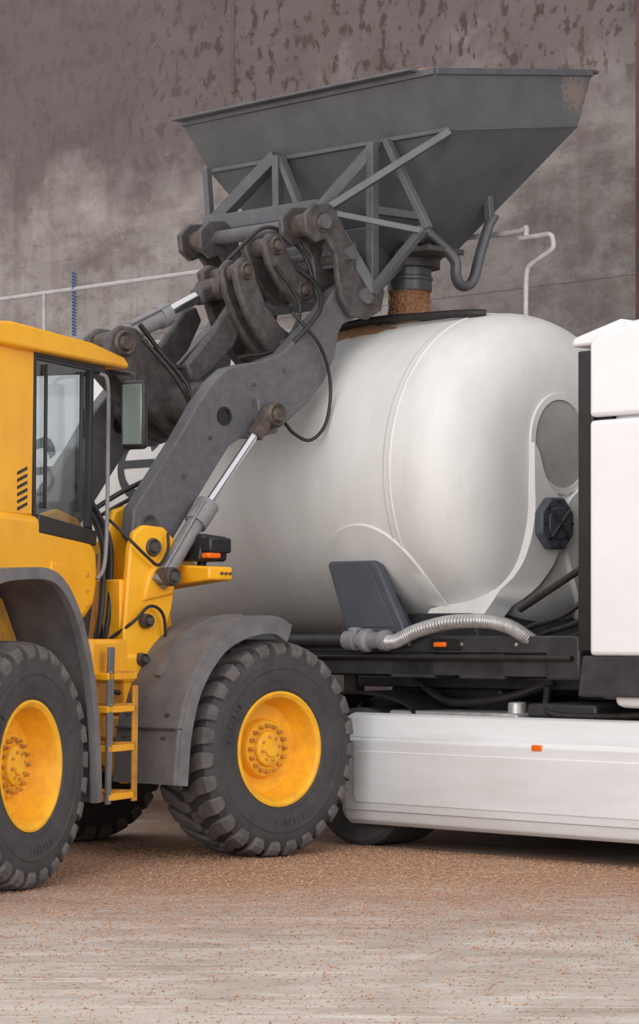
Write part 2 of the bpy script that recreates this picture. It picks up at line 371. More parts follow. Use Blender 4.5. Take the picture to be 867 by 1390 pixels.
tube('hydraulic_hose',FF,[(.5,.15,4.25),(.75,.3,4.5),(1.0,.4,4.35),(1.1,.45,4.1)],.014,HOSE)

# --- rear frame, cab
box('rear_chassis',RF,-1.7,1.2,-.45,.45,.55,1.15,DGREY,.04)
prism('articulation_joint',RF,[(1.1,.6),(1.75,.7),(1.75,.95),(1.1,1.2)],-.25,.25,DGREY,.03)
lathe('articulation_pin',RF,[(.5,.12),(1.3,.12)],(1.6,0,0),DGREY,'z',24)
box('engine_hood',RF,-2.3,.3,-.78,.78,1.1,2.28,YEL,.12,4)
box('radiator_grille',RF,-2.34,-2.28,-.55,.55,1.25,2.15,BLACK,.02)
box('counterweight',RF,-2.45,-1.6,-1.1,1.1,.6,1.1,DGREY,.08,3)
prism('cab_lower_body',RF,[(.25,1.62),(1.62,1.62),(1.76,1.72),(1.82,1.9),(1.80,2.10),(1.66,2.20),(1.2,2.27),(.92,2.30),(.25,2.32)],-.76,.76,YEL,.06,4)
prism('cab_lower_panel',RF,[(1.1,1.66),(1.55,1.66),(1.66,1.76),(1.66,1.95),(1.1,2.0)],.755,.775,YEL,.012)
for z in (1.72,1.82,1.92):
    disc('panel_bolt',RF,(1.6,.78,z),.014,.01,YELD,'b',10,.002)
box('cab_subframe',RF,.3,1.75,-.7,.7,1.3,1.64,DGREY,.03)
for s_ in (1,-1):
    prism('cab_rear_pillar',RF,[(.50 if s_<0 else .30,2.28),(.90 if s_>0 else .60,2.28),(.93 if s_>0 else .62,3.36),(.42,3.36)],.66*s_,.745*s_,YEL,.02)
    for k in range(6):
        if s_>0: prism('vent_slot',RF,[(.69,2.31+k*.045),(.82,2.35+k*.045),(.82,2.37+k*.045),(.69,2.33+k*.045)],.744*s_,.75*s_,BLACK,.001)
    for a0 in (.93,1.72): beam('door_frame',RF,(a0,.72*s_,2.24),(a0+(.01 if a0<1 else .03),.72*s_,3.36),.045,BLACK,.045)
    beam('door_frame',RF,(.93,.72*s_,3.33),(1.76,.72*s_,3.33),.05,BLACK)
    beam('door_frame',RF,(.93,.72*s_,2.27),(1.75,.72*s_,2.20),.05,BLACK)
    beam('door_inner_frame',RF,(1.08,.735*s_,2.34),(1.10,.735*s_,3.27),.022,BLACK)
    if s_>0: beam('door_inner_frame',RF,(1.58,.735*s_,2.34),(1.60,.735*s_,3.27),.022,BLACK)
    prism('side_window',RF,[(.94,2.27),(1.74,2.23),(1.75,3.33),(.95,3.33)],.715*s_,.722*s_,GLASS,0)
    beam('front_pillar',RF,(1.84,.66*s_,2.15),(1.80,.66*s_,3.36),.05,BLACK)
prism('cab_black_skirt',RF,[(.95,2.18),(1.76,2.12),(1.78,2.22),(.95,2.30)],-.765,.765,BLACK,.01)
box('windscreen',RF,1.82,1.828,-.66,.66,2.2,3.34,GLASS,0)
box('rear_window',RF,.40,.408,-.62,.62,2.35,3.3,GLASS,0)
prism('cab_roof',RF,[(.12,3.33),(2.13,3.335),(2.15,3.37),(2.08,3.41),(1.6,3.46),(.5,3.48),(.12,3.44)],-.82,.82,YEL,.035,3)
box('roof_underside',RF,.3,1.95,-.74,.74,3.29,3.34,SEAT,.01)
# cab interior
box('seat_base',RF,.50,.92,-.25,.25,2.3,2.48,SEAT,.05,3)
prism('seat_back',RF,[(.42,2.42),(.56,2.42),(.48,2.9),(.36,2.9)],-.23,.23,SEAT,.05,3)
box('dashboard',RF,1.62,1.76,-.2,.3,2.2,2.42,BLACK,.04)
tube('steering_column',RF,[(1.62,0,2.3),(1.44,0,2.58)],.03,BLACK,False)
tube('steering_wheel',RF,[(1.42+.07*math.cos(t),.19*math.sin(t),2.62+.12*math.cos(t)) for t in [2*PI*i/16 for i in range(17)]],.014,BLACK,False,8)
tube('wiper_arm',RF,[(1.84,.1,2.25),(1.845,.25,2.6),(1.845,.2,2.95)],.01,BLACK,False,8)
# grab rails + mirror
tube('grab_rail',RF,[(1.82,.76,3.28),(1.86,.80,3.2),(1.86,.80,2.7),(1.84,.80,2.2),(1.80,.80,1.98),(1.76,.77,1.9)],.014,CYLG)
tube('mirror_arm',RF,[(1.95,.78,3.3),(1.92,.92,3.28),(1.85,1.0,3.26),(1.80,1.03,3.2)],.014,BLACK)
box('mirror_housing',RF,1.76,1.83,.94,1.12,2.76,3.22,BLACK,.03,3)
box('mirror_glass',RF,1.752,1.762,.96,1.10,2.79,3.19,MIRR,.004)
# rear fenders
for s_ in (1,-1):
    rp=[(-.95,1.55),(-.6,1.86),(-.1,1.93),(.25,1.90),(.5,1.72),(.68,1.42),(.78,1.1),(.82,.8),(.84,.48)]
    sheet('rear_fender',RF,rp,.74*s_,1.26*s_,-.03,FEND)
    sheet('rear_fender_lip',RF,rp,1.22*s_,1.268*s_,-.07,FEND)
    prism('rear_fender_liner',RF,[(-.9,1.2),(.62,1.2),(.6,1.5),(.42,1.75),(.2,1.86),(-.6,1.84),(-.9,1.5)],.70*s_,.80*s_,YELD,.02)
    prism('liner_rib',RF,[(-.2,1.3),(-.1,1.3),(.2,1.82),(.1,1.82)],.80*s_,.86*s_,YELD,.01)
# ladder
for b in (.92,1.20):
    prism('ladder_side',RF,[(1.0,.45),(1.06,.45),(1.12,1.45),(1.04,1.45)],b,b+.02,FEND,.004)
    prism('ladder_side',RF,[(1.38,.45),(1.44,.45),(1.46,1.2),(1.40,1.2)],b,b+.02,YELD,.004)
for z in (.47,.78,1.03,1.24):
    box('ladder_step',RF,1.02,1.44,.90,1.22,z,z+.045,YEL,.006)
    for k in range(5): box('step_grip',RF,1.05+k*.08,1.07+k*.08,.9,1.225,z+.045,z+.055,YELD,.002)
box('tool_box',RF,.95,1.48,.70,1.14,1.26,1.5,YEL,.03)
box('tool_box_lower',RF,.95,1.4,.62,.92,.75,1.25,YELD,.03)

# ============================================================ HOPPER BUCKET (in loader front axes)
BK=E('grain_hopper_bucket',(-1.13,18.39,0),math.radians(45))
T=[(1.42,-1.35,5.58),(1.42,1.35,5.58),(3.20,1.35,5.84),(3.20,-1.35,5.84)]
M_=[(1.60,-1.22,5.20),(1.60,1.35,5.18),(3.02,1.35,5.40),(3.02,-1.22,5.42)]
Bt=[(2.08,-.85,4.50),(2.08,.55,4.46),(2.50,.55,4.46),(2.50,-.85,4.50)]
vs=[V(*p) for p in T+M_+Bt]
fs=[]
for k in (0,4):
    for i in range(4):
        j=(i+1)%4; fs.append([k+i,k+j,k+j+4,k+i+4])
fs.append([8,9,10,11])
o=meshobj('hopper_shell',vs,fs,BUCK,BK,smooth=False)
md=o.modifiers.new('thick','SOLIDIFY'); md.thickness=.015; md.offset=0
for i in range(4):
    beam('hopper_rim',BK,T[i],T[(i+1)%4],.05,BUCKD,.05)
beam('band_edge',BK,(1.585,-1.22,5.205),(1.585,1.35,5.185),.035,BUCKD)
beam('band_edge',BK,(1.60,1.36,5.18),(3.02,1.36,5.40),.012,BUCKD)
beam('cutting_edge',BK,(3.22,-1.4,5.85),(3.22,1.38,5.85),.08,RUST,.025)
beam('cutting_edge',BK,(1.36,-1.38,5.60),(1.36,1.2,5.60),.10,BUCKD,.02)
# grain heap
gv=[];gf=[];nx,ny=24,34
for i in range(nx):
    for j in range(ny):
        u=i/(nx-1);w=j/(ny-1)
        a=1.45+u*1.72; b=-1.31+w*2.62
        e_=min(u,1-u,w,1-w)*2
        z=5.595+u*.25+.018*(min(1,e_*20))+.085*math.sin(min(1,e_*1.3)*PI/2)+.02*math.sin(b*5+1)*min(1,e_*4)+random.uniform(-.012,.012)
        gv.append(V(a,b,z))
for i in range(nx-1):
    for j in range(ny-1): gf.append([i*ny+j,i*ny+j+1,(i+1)*ny+j+1,(i+1)*ny+j])
meshobj('grain_load',gv,gf,GRAIN,BK,ang=80)
# truss frame
hub=(1.06,.58,4.62)
tr=[(hub,(1.58,1.36,5.17),.055),
    (hub,(1.42,1.24,4.44),.045),
    ((1.45,.70,5.16),(1.45,.70,4.04),.07),
    ((1.50,.80,5.16),(1.45,1.26,4.46),.055),
    ((1.42,1.24,4.46),(1.45,.70,4.06),.06),
    ((1.10,.58,4.60),(1.45,.70,4.06),.085),
    ((1.06,.50,4.62),(1.52,.68,5.17),.075),
    ((1.45,-1.05,4.74),(1.50,-.36,5.20),.10),
    ((1.48,-.34,5.20),(1.48,-.33,4.76),.065),
    ((1.50,-.32,5.18),(1.42,-.04,4.78),.06),
    ((1.42,-1.06,4.74),(1.30,.34,4.70),.12),
    ((1.48,-1.14,5.20),(1.45,-1.06,4.68),.055),
    ((1.05,-.6,4.58),(1.42,-1.0,4.72),.07),
    ((1.45,.70,4.66),(1.95,.75,4.66),.06),
    ((1.44,1.24,4.46),(2.1,.55,4.5),.06),
    ((1.42,-1.02,4.72),(2.08,-.8,4.62),.07),
    ((1.45,.70,4.06),(2.1,.4,4.4),.07)]
for i,(p,q,w) in enumerate(tr): beam('truss_tube',BK,p,q,w,BUCKD)
meshobj('hitch_backplate',[V(1.48,-.75,4.55),V(1.48,.62,4.55),V(1.60,.62,4.0),V(1.60,-.75,4.0),V(1.52,-.75,4.55),V(1.52,.62,4.55),V(1.64,.62,4.0),V(1.64,-.75,4.0)],
  [[0,1,2,3],[7,6,5,4],[0,4,5,1],[1,5,6,2],[2,6,7,3],[3,7,4,0]],BUCKD,BK,bev=.01)
meshobj('lower_shelf',[V(1.5,-.7,4.5),V(1.5,.6,4.5),V(2.1,.5,4.5),V(2.1,-.7,4.5),V(1.55,-.7,4.02),V(1.55,.6,4.02),V(2.05,.35,4.38),V(2.05,-.5,4.38)],
  [[0,1,2,3],[7,6,5,4],[0,4,5,1],[1,5,6,2],[2,6,7,3],[3,7,4,0]],BUCK,BK,smooth=False)
# spout
sc=(2.25,.33,0)
lathe('spout_gate',BK,[(4.34,.16),(4.34,.235),(4.40,.235),(4.48,.3),(4.5,.3)],sc,DGREY,'z',40,cap=False)
lathe('discharge_spout',BK,[(4.36,.15),(4.17,.15),(4.165,.168),(4.18,.172),(4.24,.170),(4.25,.18),(4.27,.18),(4.28,.168),(4.36,.168)],sc,BUCK,'z',40,cap=False)
prism('gate_arm',BK,[(1.9,4.40),(2.3,4.40),(2.3,4.44),(1.9,4.44)],.5,.85,DGREY,.005)
pb=[(2.05,.70,4.57),(2.10,.82,4.45),(2.15,.90,4.34),(2.16,.90,4.23),(2.21,.90,4.165),(2.30,.90,4.165),(2.37,.90,4.24),(2.42,.90,4.38),(2.50,.92,4.62),(2.55,.94,4.72)]
tube('pivot_bracket',BK,pb,.034,BUCKD)
tube('pivot_bracket',BK,[(p[0]+.03,p[1]-.05,p[2]+.0) for p in pb],.034,BUCKD)
beam('pivot_strut',BK,(2.52,.92,4.66),(2.50,.9,4.95),.06,BUCKD)

# falling grain : ragged curtain of loose kernels
FG=E('falling_grain',(-1.13,18.39,0),math.radians(45))
GSTR=mat('grain_stream',srgb(164,112,82),srgb(216,172,138),rough=.95,scale=45,stretch=(2.2,2.2,.35),lo=.38,hi=.62,bump=1.,bscale=120)
sv=[];sf=[];ns=72;nz=26
ph=[random.uniform(-.007,.007) for _ in range(ns)]
for j in range(nz):
    z=4.175-(.255)*j/(nz-1)
    for k in range(ns):
        t=2*PI*k/ns
        r=.138+ph[k]+.004*random.uniform(-1,1)+.018*(j/(nz-1))**2
        sv.append(V(2.25+r*math.cos(t),.33+r*math.sin(t),z))
for j in range(nz-1):
    for k in range(ns): sf.append([j*ns+k,j*ns+(k+1)%ns,(j+1)*ns+(k+1)%ns,(j+1)*ns+k])
meshobj('stream',sv,sf,GSTR,FG,ang=20)
gv=[];gf=[]
for i in range(3500):
    t=random.uniform(0,2*PI); z=random.uniform(3.92,4.17); r=random.gauss(.145,.010)+.02*((4.17-z)/.27)**2; c=V(2.25+r*math.cos(t),.33+r*math.sin(t),z); s0=random.uniform(.0025,.0045)
    k=len(gv)
    for d in ((1,0,0),(-1,0,0),(0,1,0),(0,-1,0),(0,0,2.2),(0,0,-2.2)): gv.append(c+Vector(d)*s0)
    gf+=[[k+x,k+y,k+w] for x in(0,1) for y in (2,3) for w in (4,5)]
meshobj('kernels',gv,gf,mat('falling_kernels',srgb(196,144,106),srgb(156,108,76),rough=.9,scale=40),FG,smooth=False)

# ============================================================ TANKER SEMI-TRAILER
TO=(1.343,19.02,0); TR=-math.radians(45)
TK=E('tanker_semi_trailer',TO,TR)
R=1.2
prof=[(-9.6,0),(-9.58,.5),(-9.5,.8),(-9.35,1.0),(-9.15,1.13),(-8.9,1.19),(-8.7,R),(0,R),(.10,1.197),(.22,1.18),(.34,1.14),(.44,1.075),(.52,.98),(.58,.86),(.62,.70),(.645,.5),(.66,.25),(.665,0)]
pc=catmull([Vector((p[0],p[1],0)) for p in prof[7:]],5)
prof_f=prof[:7]+[(p.x,max(0,p.y)) for p in pc]
lathe('tank_shell',TK,prof_f,(0,0,2.70),TANK,'a',160,ang=60)
def ring(name,x,r,R_,m): 
    lathe(name,TK,[(x-r,R_-.004),(x-r*.5,R_+r*.5),(x+r*.5,R_+r*.5),(x+r,R_-.004)],(0,0,2.70),m,'a',160,ang=60,cap=False)
ring('weld_seam',0,.013,R,TANK); ring('weld_seam',-.06,.005,R,TANKR)
ring('weld_seam',-4.4,.012,R,TANK); ring('weld_seam',-8.7,.018,R,TANK)
def on_tank(x,z,off=0):
    b=math.sqrt(max(0,(R+off)**2-(z-2.7)**2)); return V(x,b,z)
N=48
padpts=[]
for k in range(N):
    t=2*PI*k/N
    padpts.append((-.38+.52*math.cos(t),max(1.80+.53*math.sin(t),1.60)))
v=[on_tank(x,z,-.002) for x,z in padpts]+[on_tank(-.38+(x+.38)*.97,1.8+(z-1.8)*.97,.014) for x,z in padpts]
faces=[[i,(i+1)%N,(i+1)%N+N,i+N] for i in range(N)]
last=N
for q in (.75,.5,.25,.02):
    base=len(v); v+=[on_tank(-.38+(x+.38)*q,1.8+(z-1.8)*q,.014) for x,z in padpts]
    faces+=[[last+i,last+(i+1)%N,base+(i+1)%N,base+i] for i in range(N)]; last=base
faces.append([last+i for i in range(N)])
meshobj('support_pad',v,faces,TANK,TK,ang=50)
brk=[(-.72,2.03),(-.70,2.06),(-.28,2.06),(-.22,2.03),(.02,1.62),(.06,1.53),(-.52,1.53)]
prism('support_bracket',TK,brk,1.02,1.10,PLATE,.02,3)
prism('support_bracket_core',TK,[(-.6,1.95),(-.35,1.95),(-.1,1.53),(-.45,1.53)],.80,1.05,PLATE,.02,3)
prism('support_bracket_lip',TK,[(-.68,2.0),(-.65,2.02),(-.31,2.02),(-.27,1.98),(-.04,1.58),(-.49,1.58)],1.10,1.107,PLATE,.006)
prism('support_bracket_left',TK,brk,-1.10,-1.02,PLATE,.025,3)
def xfront(b,z):
    rr=math.sqrt(b*b+(z-2.7)**2)
    for i in range(8,len(prof)-1):
        if prof[i+1][1]<=rr<=prof[i][1]:
            t=(rr-prof[i][1])/(prof[i+1][1]-prof[i][1]+1e-9); return prof[i][0]+t*(prof[i+1][0]-prof[i][0])
    return 0
def ribbon(name,outer,inner,m,off=.09,closed=True):
    n=len(outer); v=[]
    for (b,z) in outer: v.append(V(xfront(b,z)-.02,b,z))
    for (b,z),(b2,z2) in zip(outer,inner):
        bb=b+(b2-b)*.12; zz=z+(z2-z)*.12; v.append(V(max(xfront(b,z),.45)+off,bb,zz))
    for (b,z),(b2,z2) in zip(outer,inner): v.append(V(max(xfront(b2,z2),.45)+off,b2,z2))
    for (b,z) in inner: v.append(V(xfront(b,z)-.02,b,z))
    f=[]
    for r_ in range(3):
        for i in range(n if closed else n-1):
            j=(i+1)%n; f.append([r_*n+i,r_*n+j,(r_+1)*n+j,(r_+1)*n+i])
    return meshobj(name,v,f,m,TK,ang=40)
NO=40
ovc=(.10,2.90)
outer=[];inner=[]
for k in range(NO):
    t=2*PI*k/NO
    outer.append((ovc[0]+.34*math.cos(t),ovc[1]+.37*math.sin(t)))
    inner.append((ovc[0]+.29*math.cos(t),ovc[1]+.32*math.sin(t)))
ribbon('gusset_ring',outer,inner,TANK,.02)
rec=[V(xfront(b_,z_)+.006,b_,z_) for b_,z_ in inner]
rec.append(V(xfront(*ovc)+.006,*ovc))
meshobj('gusset_recess',rec,[[k,(k+1)%NO,NO] for k in range(NO)],TANKR,TK)
L1=catmull([Vector((x,z,0)) for x,z in ((.44,2.90),(.45,2.6),(.46,2.35),(.52,2.05),(.62,1.85),(.78,1.68))],5)
L2=catmull([Vector((x,z,0)) for x,z in ((.39,2.84),(.30,2.62),(.12,2.45),(.14,2.15),(.30,1.88),(.55,1.64))],5)
for side in (1,-1):
    ribbon('gusset_leg',[(.10+side*(p.x-.10),p.y) for p in L1],[(.10+side*(p.x-.10),p.y) for p in L2],TANK,.05,False)
oc=[(.27+.19*math.cos(2*PI*(k+.5)/8),2.32+.20*math.sin(2*PI*(k+.5)/8)) for k in range(8)]
crossprism('coupling_plate',TK,oc,.70,.78,PLATE,.015)
oc2=[(.27+.12*math.cos(2*PI*(k+.5)/8),2.32+.12*math.sin(2*PI*(k+.5)/8)) for k in range(8)]
crossprism('coupling_plate_boss',TK,oc2,.78,.795,PLATE,.006)
beam('coupling_rib',TK,(.80,.17,2.22),(.80,.37,2.42),.03,CHAS,.016); beam('coupling_rib',TK,(.80,.37,2.22),(.80,.17,2.42),.03,CHAS,.016)
for k in range(8):
    t=2*PI*k/8; disc('plate_bolt',TK,(.785,.27+.15*math.cos(t),2.32+.155*math.sin(t)),.012,.016,BLACK,'a',8,.002)
# chassis
for b in (.48,-.56): box('main_rail',TK,-9.2,1.35,b,b+.08,1.22,1.50,CHAS,.01)
for b in (1.02,-1.10): 
    box('side_rail',TK,-9.2,1.62,b,b+.08,1.40,1.52,CHAS,.01)
    box('side_rail_lower',TK,-1.6,1.62,b-.02,b+.06,1.24,1.36,CHAS,.008)
    tube('air_pipe',TK,[(-2,b+.1,1.37),(1.6,b+.1,1.37)],.02,HOSE,False)
    for k in range(6): disc('rail_bolt',TK,(-1.4+.5*k,b+(.08 if b>0 else 0),1.46),.014,.02,STEEL,'b',8,.002)
box('front_crossmember',TK,1.35,1.65,-1.10,1.10,1.22,1.52,CHAS,.02)
box('kingpin_plate',TK,-.9,1.4,-.6,.6,1.14,1.22,CHAS,.01)
for x in (-.4,.6,-2,-4,-6,-8): box('cross_member',TK,x,x+.12,-1.05,1.05,1.26,1.48,CHAS,.01)
for x in (-.1,.55): box('stowage_box',TK,x,x+.42,.85,1.08,1.22,1.40,CHAS,.01)
prism('saddle_block',TK,[(-.9,1.5),(.5,1.5),(.4,1.68),(-.8,1.68)],-.8,.8,CHAS,.01)
for b in(.7,-.78): box('landing_leg',TK,-2.3,-2.15,b,b+.1,.35,1.3,CHAS,.01)
for b in(.7,-.78): box('landing_foot',TK,-2.38,-2.07,b-.08,b+.18,.0,.35,CHAS,.02)
def truck_tyre(par,x,b,w=.38,r=.5,face=1):
    lathe('tyre',par,[(-w/2,r*.55),(-w/2,r*.93),(-w/2+.03,r),(w/2-.03,r),(w/2,r*.93),(w/2,r*.55),(w/2-.06,r*.5),(w/2-.14 if face>0 else w/2-.05,r*.25),(w/2-.04,r*.2),(w/2-.04,0)],(x,b,r),RUBBER,'b',40)
    for k in range(5): lathe('tread_rib',par,[(-.015,r-.01),(-.015,r+.0005),(.015,r+.0005),(.015,r-.01)],(x,b-w/2+.07+k*(w-.14)/4,r),TREAD,'b',40,cap=False)
for x in (-5.6,-6.9,-8.2):
    for b in (1.0,-1.0): truck_tyre(TK,x,b)
    lathe('trailer_axle',TK,[(-.9,.06),(.9,.06)],(x,0,.5),CHAS,'b',16)
    box('axle_hanger',TK,x-.1,x+.1,-.55,.55,.45,1.25,CHAS,.02)
# discharge hose
tube('flexible_hose',TK,[(-.12,1.16,1.48),(.03,1.17,1.48),(.22,1.16,1.55),(.5,1.14,1.61),(.8,1.12,1.62),(1.0,1.1,1.59),(1.15,1.08,1.52),(1.22,1.0,1.44)],.048,STEEL,True,16,.005)
lathe('hose_coupling',TK,[(-.46,.03),(-.46,.07),(-.36,.075),(-.35,.055),(-.3,.055),(-.28,.085),(-.24,.085),(-.22,.06),(-.12,.06),(-.1,.075),(-.05,.075),(-.04,.05)],(0,1.16,1.485),CYLG,'a',24)
box('coupling_valve',TK,-.42,-.34,1.1,1.2,1.50,1.58,CYLG,.02)
lathe('rear_pipe',TK,[(-3.2,.045),(-.46,.045)],(0,1.14,1.485),CHAS,'a',16)
x=.36
box('side_marker_lamp',TK,x,x+.11,1.10,1.135,1.44,1.475,AMBER,.008); box('marker_mount',TK,x-.04,x+.24,1.09,1.115,1.42,1.50,BLACK,.005)
# top: pipes, manholes, hatches
tube('top_pipe',TK,[(-9,.52,3.80),(-4,.52,3.80),(-1.35,.50,3.83)],.045,WHITE,False)
tube('top_pipe_black',TK,[(-1.45,.50,3.84),(-.9,.46,3.89),(-.3,.40,3.885),(.05,.36,3.875),(.12,.30,3.87)],.03,HOSE)
tube('top_pipe',TK,[(-9,.30,3.90),(-1.7,.30,3.90)],.03,WHITE,False)
for x in (-.97,-3.6,-6.4):
    lathe('manhole',TK,[(3.80,.27),(3.91,.27),(3.91,.30),(3.925,.30),(3.925,.25),(3.85,.25)],(x,0,0),DGREY if x>-2 else TANK,'z',40,cap=False)
    if x<-2: lathe('manhole_lid',TK,[(3.925,.30),(3.97,.28),(4.0,.15),(4.01,0)],(x,0,0),STEEL,'z',40)
box('catwalk_plate',TK,-.6,-.05,-.2,.25,3.88,3.91,DGREY,.01)
def pile(name,par,c,r,h,m,el=1.6):
    v=[];f=[];nr=9;ns=36
    for i in range(nr+1):
        q=i/nr
        for k in range(ns):
            t=2*PI*k/ns; rr=r*q*(1+.12*math.sin(3*t+1)+.08*math.sin(5*t))
            x=c[0]+rr*math.cos(t)*el; y=rr*math.sin(t)+c[1]
            zt=2.7+math.sqrt(max(.01,R*R-y*y))-.015
            v.append(V(x,y,zt+h*(1-q)**1.2+random.uniform(-.006,.006)))
    for i in range(nr):
        for k in range(ns): f.append([i*ns+k,i*ns+(k+1)%ns,(i+1)*ns+(k+1)%ns,(i+1)*ns+k])
    return meshobj(name,v,f,m,par,ang=80)
pile('spilt_grain_on_tank',TK,(-1.20,.40),.30,.07,GRAIN,2.0)
pile('spilt_grain_on_tank',TK,(-.97,.10),.32,.07,GRAIN,1.2)
# walkway handrail on the far side
tube('handrail',TK,[(-9,-.5,4.68),(-3.8,-.5,4.65),(-.25,-.5,4.60)],.020,RAIL,False)
for x in (-8.0,-5.98,-3.6,-1.6): tube('handrail_post',TK,[(x,-.5,3.75),(x,-.5,4.66)],.018,RAIL,False)
tube('handrail_end',TK,[(-.62,-.5,4.60),(-.25,-.5,4.60),(-.18,-.5,4.62),(-.18,-.5,4.56)],.022,RAIL)
tube('handrail_end',TK,[(-.24,-.5,4.545),(-.05,-.5,4.545),(.06,-.5,4.54),(.09,-.5,4.47),(.06,-.5,4.42),(-.12,-.5,4.34),(-.17,-.5,4.28),(-.18,-.5,4.1),(-.18,-.5,3.78)],.020,RAIL)
tube('walkway_edge',TK,[(-9,-.55,3.86),(-.2,-.55,3.86)],.03,RAIL,False)
co=[]
for i in range(140):
    t=i*.9; co.append((-5.55+.018*math.cos(t),-.5+.018*math.sin(t),4.82-i*.0042))
tube('coiled_air_line',TK,co,.008,ROPE,False,6)
def glyph(xc,zc,r,th,bar=False):
    pts=[]
    for i in range(26):
        t=.5+i*(2*PI-.55)/25; pts.append((xc+r*math.cos(t)*.85,zc+r*math.sin(t)))
    n=len(pts); v=[]
    for q in (1-th/r/2,1+th/r/2):
        for x,z in pts: v.append(on_tank(xc+(x-xc)*q,zc+(z-zc)*q,.004))
    f=[[i,i+1,n+i+1,n+i] for i in range(n-1)]
    if bar:
        k=len(v); v+=[on_tank(xc+dx,zc+dz,.004) for dx,dz in ((-r*.8,-.03),(r*.8,-.03),(r*.8,.035),(-r*.8,.035))]; f.append([k,k+1,k+2,k+3])
    meshobj('logo_letter',v,f,BLACK,TK,fixn=False)
for i,xc in enumerate((-2.72,-3.35,-3.98,-4.62,-5.3,-6.0)): glyph(xc,2.86,.24,.09,i%2==0)

# ============================================================ TRACTOR UNIT
TC=E('truck_tractor',TO,TR)
for b in (.36,-.44): box('frame_rail',TC,-1.0,4.6,b,b+.08,.78,1.05,CHAS,.01)
box('fifth_wheel',TC,-.7,.4,-.45,.45,1.05,1.15,CHAS,.03)
box('rear_crossmember',TC,-1.05,-.95,-.5,.5,.78,1.05,CHAS,.01)
for b in (.93,-.93):
    truck_tyre(TC,-.42,b*.9,.52)
    truck_tyre(TC,3.55,b,.34)
    sheet('mudguard',TC,[(-1.05,.85),(-.9,1.04),(-.42,1.12),(.08,1.04),(.22,.85)],b*.9-.28,b*.9+.28,-.02,BLACK)
lathe('tractor_axle',TC,[(-.8,.12),(.8,.12)],(-.42,0,.5),CHAS,'b',16)
lathe('tractor_axle',TC,[(-.8,.08),(.8,.08)],(3.55,0,.5),CHAS,'b',16)
for s_ in (1,-1):
    sk=[(1.12,.17),(1.18,.17),(1.22,.20),(1.25,.30),(1.25,.775),(1.225,.79),(1.225,.80),(1.215,.92),(1.19,.955),(1.13,.97),(1.12,.9)]
    crossprism('side_skirt',TC,[(b*s_,z) for b,z in sk],-.40,2.85,SKIRT,.012)
    crossprism('skirt_end',TC,[(b*s_,z) for b,z in [(1.10,.19),(1.18,.19),(1.22,.26),(1.23,.88),(1.17,.95),(1.10,.95)]],-.46,-.40,SKIRT,.03)
    box('skirt_backing',TC,-.38,2.85,.95*s_,1.13*s_,.30,.96,CHAS,.01)
    box('skirt_groove',TC,-.38,2.85,1.24*s_,1.2515*s_,.275,.281,TANKR,.001)
    prism('skirt_panel',TC,[(-.30,.36),(-.26,.33),(2.8,.33),(2.8,.70),(-.26,.70),(-.30,.67)],1.245*s_,1.258*s_,SKIRT,.01,3)
    box('side_marker_lamp',TC,1.36,1.45,1.24*s_,1.258*s_,.748,.79,AMBER,.008)
    box('skirt_top_ledge',TC,-.1,1.1,.62*s_,1.10*s_,.93,.99,STEEL,.02)
    lathe('filler_cap',TC,[(.95,.065),(1.04,.065),(1.06,.06),(1.065,.045),(1.07,0)],(1.02,1.0*s_,0),STEEL,'z',24)
    box('battery_box',TC,.3,1.6,.46*s_,.92*s_,.5,.94,CHAS,.02)
    box('tank_box',TC,1.0,2.6,.46*s_,.92*s_,.5,.9,CHAS,.02)
    box('deck_block',TC,1.15,1.75,.5*s_,1.05*s_,.96,1.06,CHAS,.02)
prism('cab_body',TC,[(1.98,1.05),(4.35,1.0),(4.5,1.3),(4.48,2.2),(4.25,3.2),(4.0,3.5),(1.98,3.5)],-1.17,1.17,WHITE,.06,3)
for s_ in (1,-1):
    prism('cab_side_fairing',TC,[(1.85,1.39),(3.0,1.39),(3.0,2.935),(1.85,2.935)],1.17*s_,1.25*s_,WHITE,.03,3)
    prism('cab_side_fairing_upper',TC,[(1.85,2.955),(3.0,2.955),(3.0,3.60),(2.2,3.55),(1.92,3.49),(1.85,3.46)],1.17*s_,1.25*s_,WHITE,.03,3)
    box('fairing_rubber_edge',TC,1.73,1.86,1.14*s_,1.22*s_,1.42,3.40,BLACK,.012)
    box('fairing_inner',TC,1.80,1.98,1.10*s_,1.17*s_,1.3,3.44,CHAS,.01)
    prism('cab_lower_black',TC,[(1.74,1.12),(3.0,1.12),(3.0,1.39),(1.78,1.39)],1.08*s_,1.235*s_,CHAS,.015)
    prism('cab_door',TC,[(3.05,1.1),(4.1,1.1),(4.15,2.3),(3.95,3.2),(3.05,3.2)],1.17*s_,1.20*s_,WHITE,.02)
    prism('cab_door_window',TC,[(3.15,2.25),(4.1,2.25),(3.9,3.1),(3.15,3.1)],1.20*s_,1.205*s_,BLACK,.005)
    prism('wheel_arch',TC,[(2.95,.5),(3.0,1.0),(3.3,1.18),(3.8,1.18),(4.1,1.0),(4.15,.5),(4.4,.45),(4.45,1.1),(2.85,1.1),(2.85,.5)],1.15*s_,1.23*s_,WHITE,.01)
box('windscreen',TC,4.40,4.52,-1.05,1.05,2.15,3.0,BLACK,.02)
box('bumper',TC,4.2,4.62,-1.2,1.2,.35,1.1,WHITE,.08,3)
prism('roof_spoiler',TC,[(2.0,3.48),(4.0,3.5),(3.8,3.85),(2.9,3.95),(2.3,3.62),(2.0,3.58)],-1.10,1.10,WHITE,.05,3)
prism('spoiler_flap',TC,[(1.62,3.44),(1.64,3.50),(2.05,3.60),(2.05,3.44)],-1.10,1.16,WHITE,.02)
box('cab_rear_equipment',TC,1.62,1.98,-.9,.95,1.3,2.2,CHAS,.03)
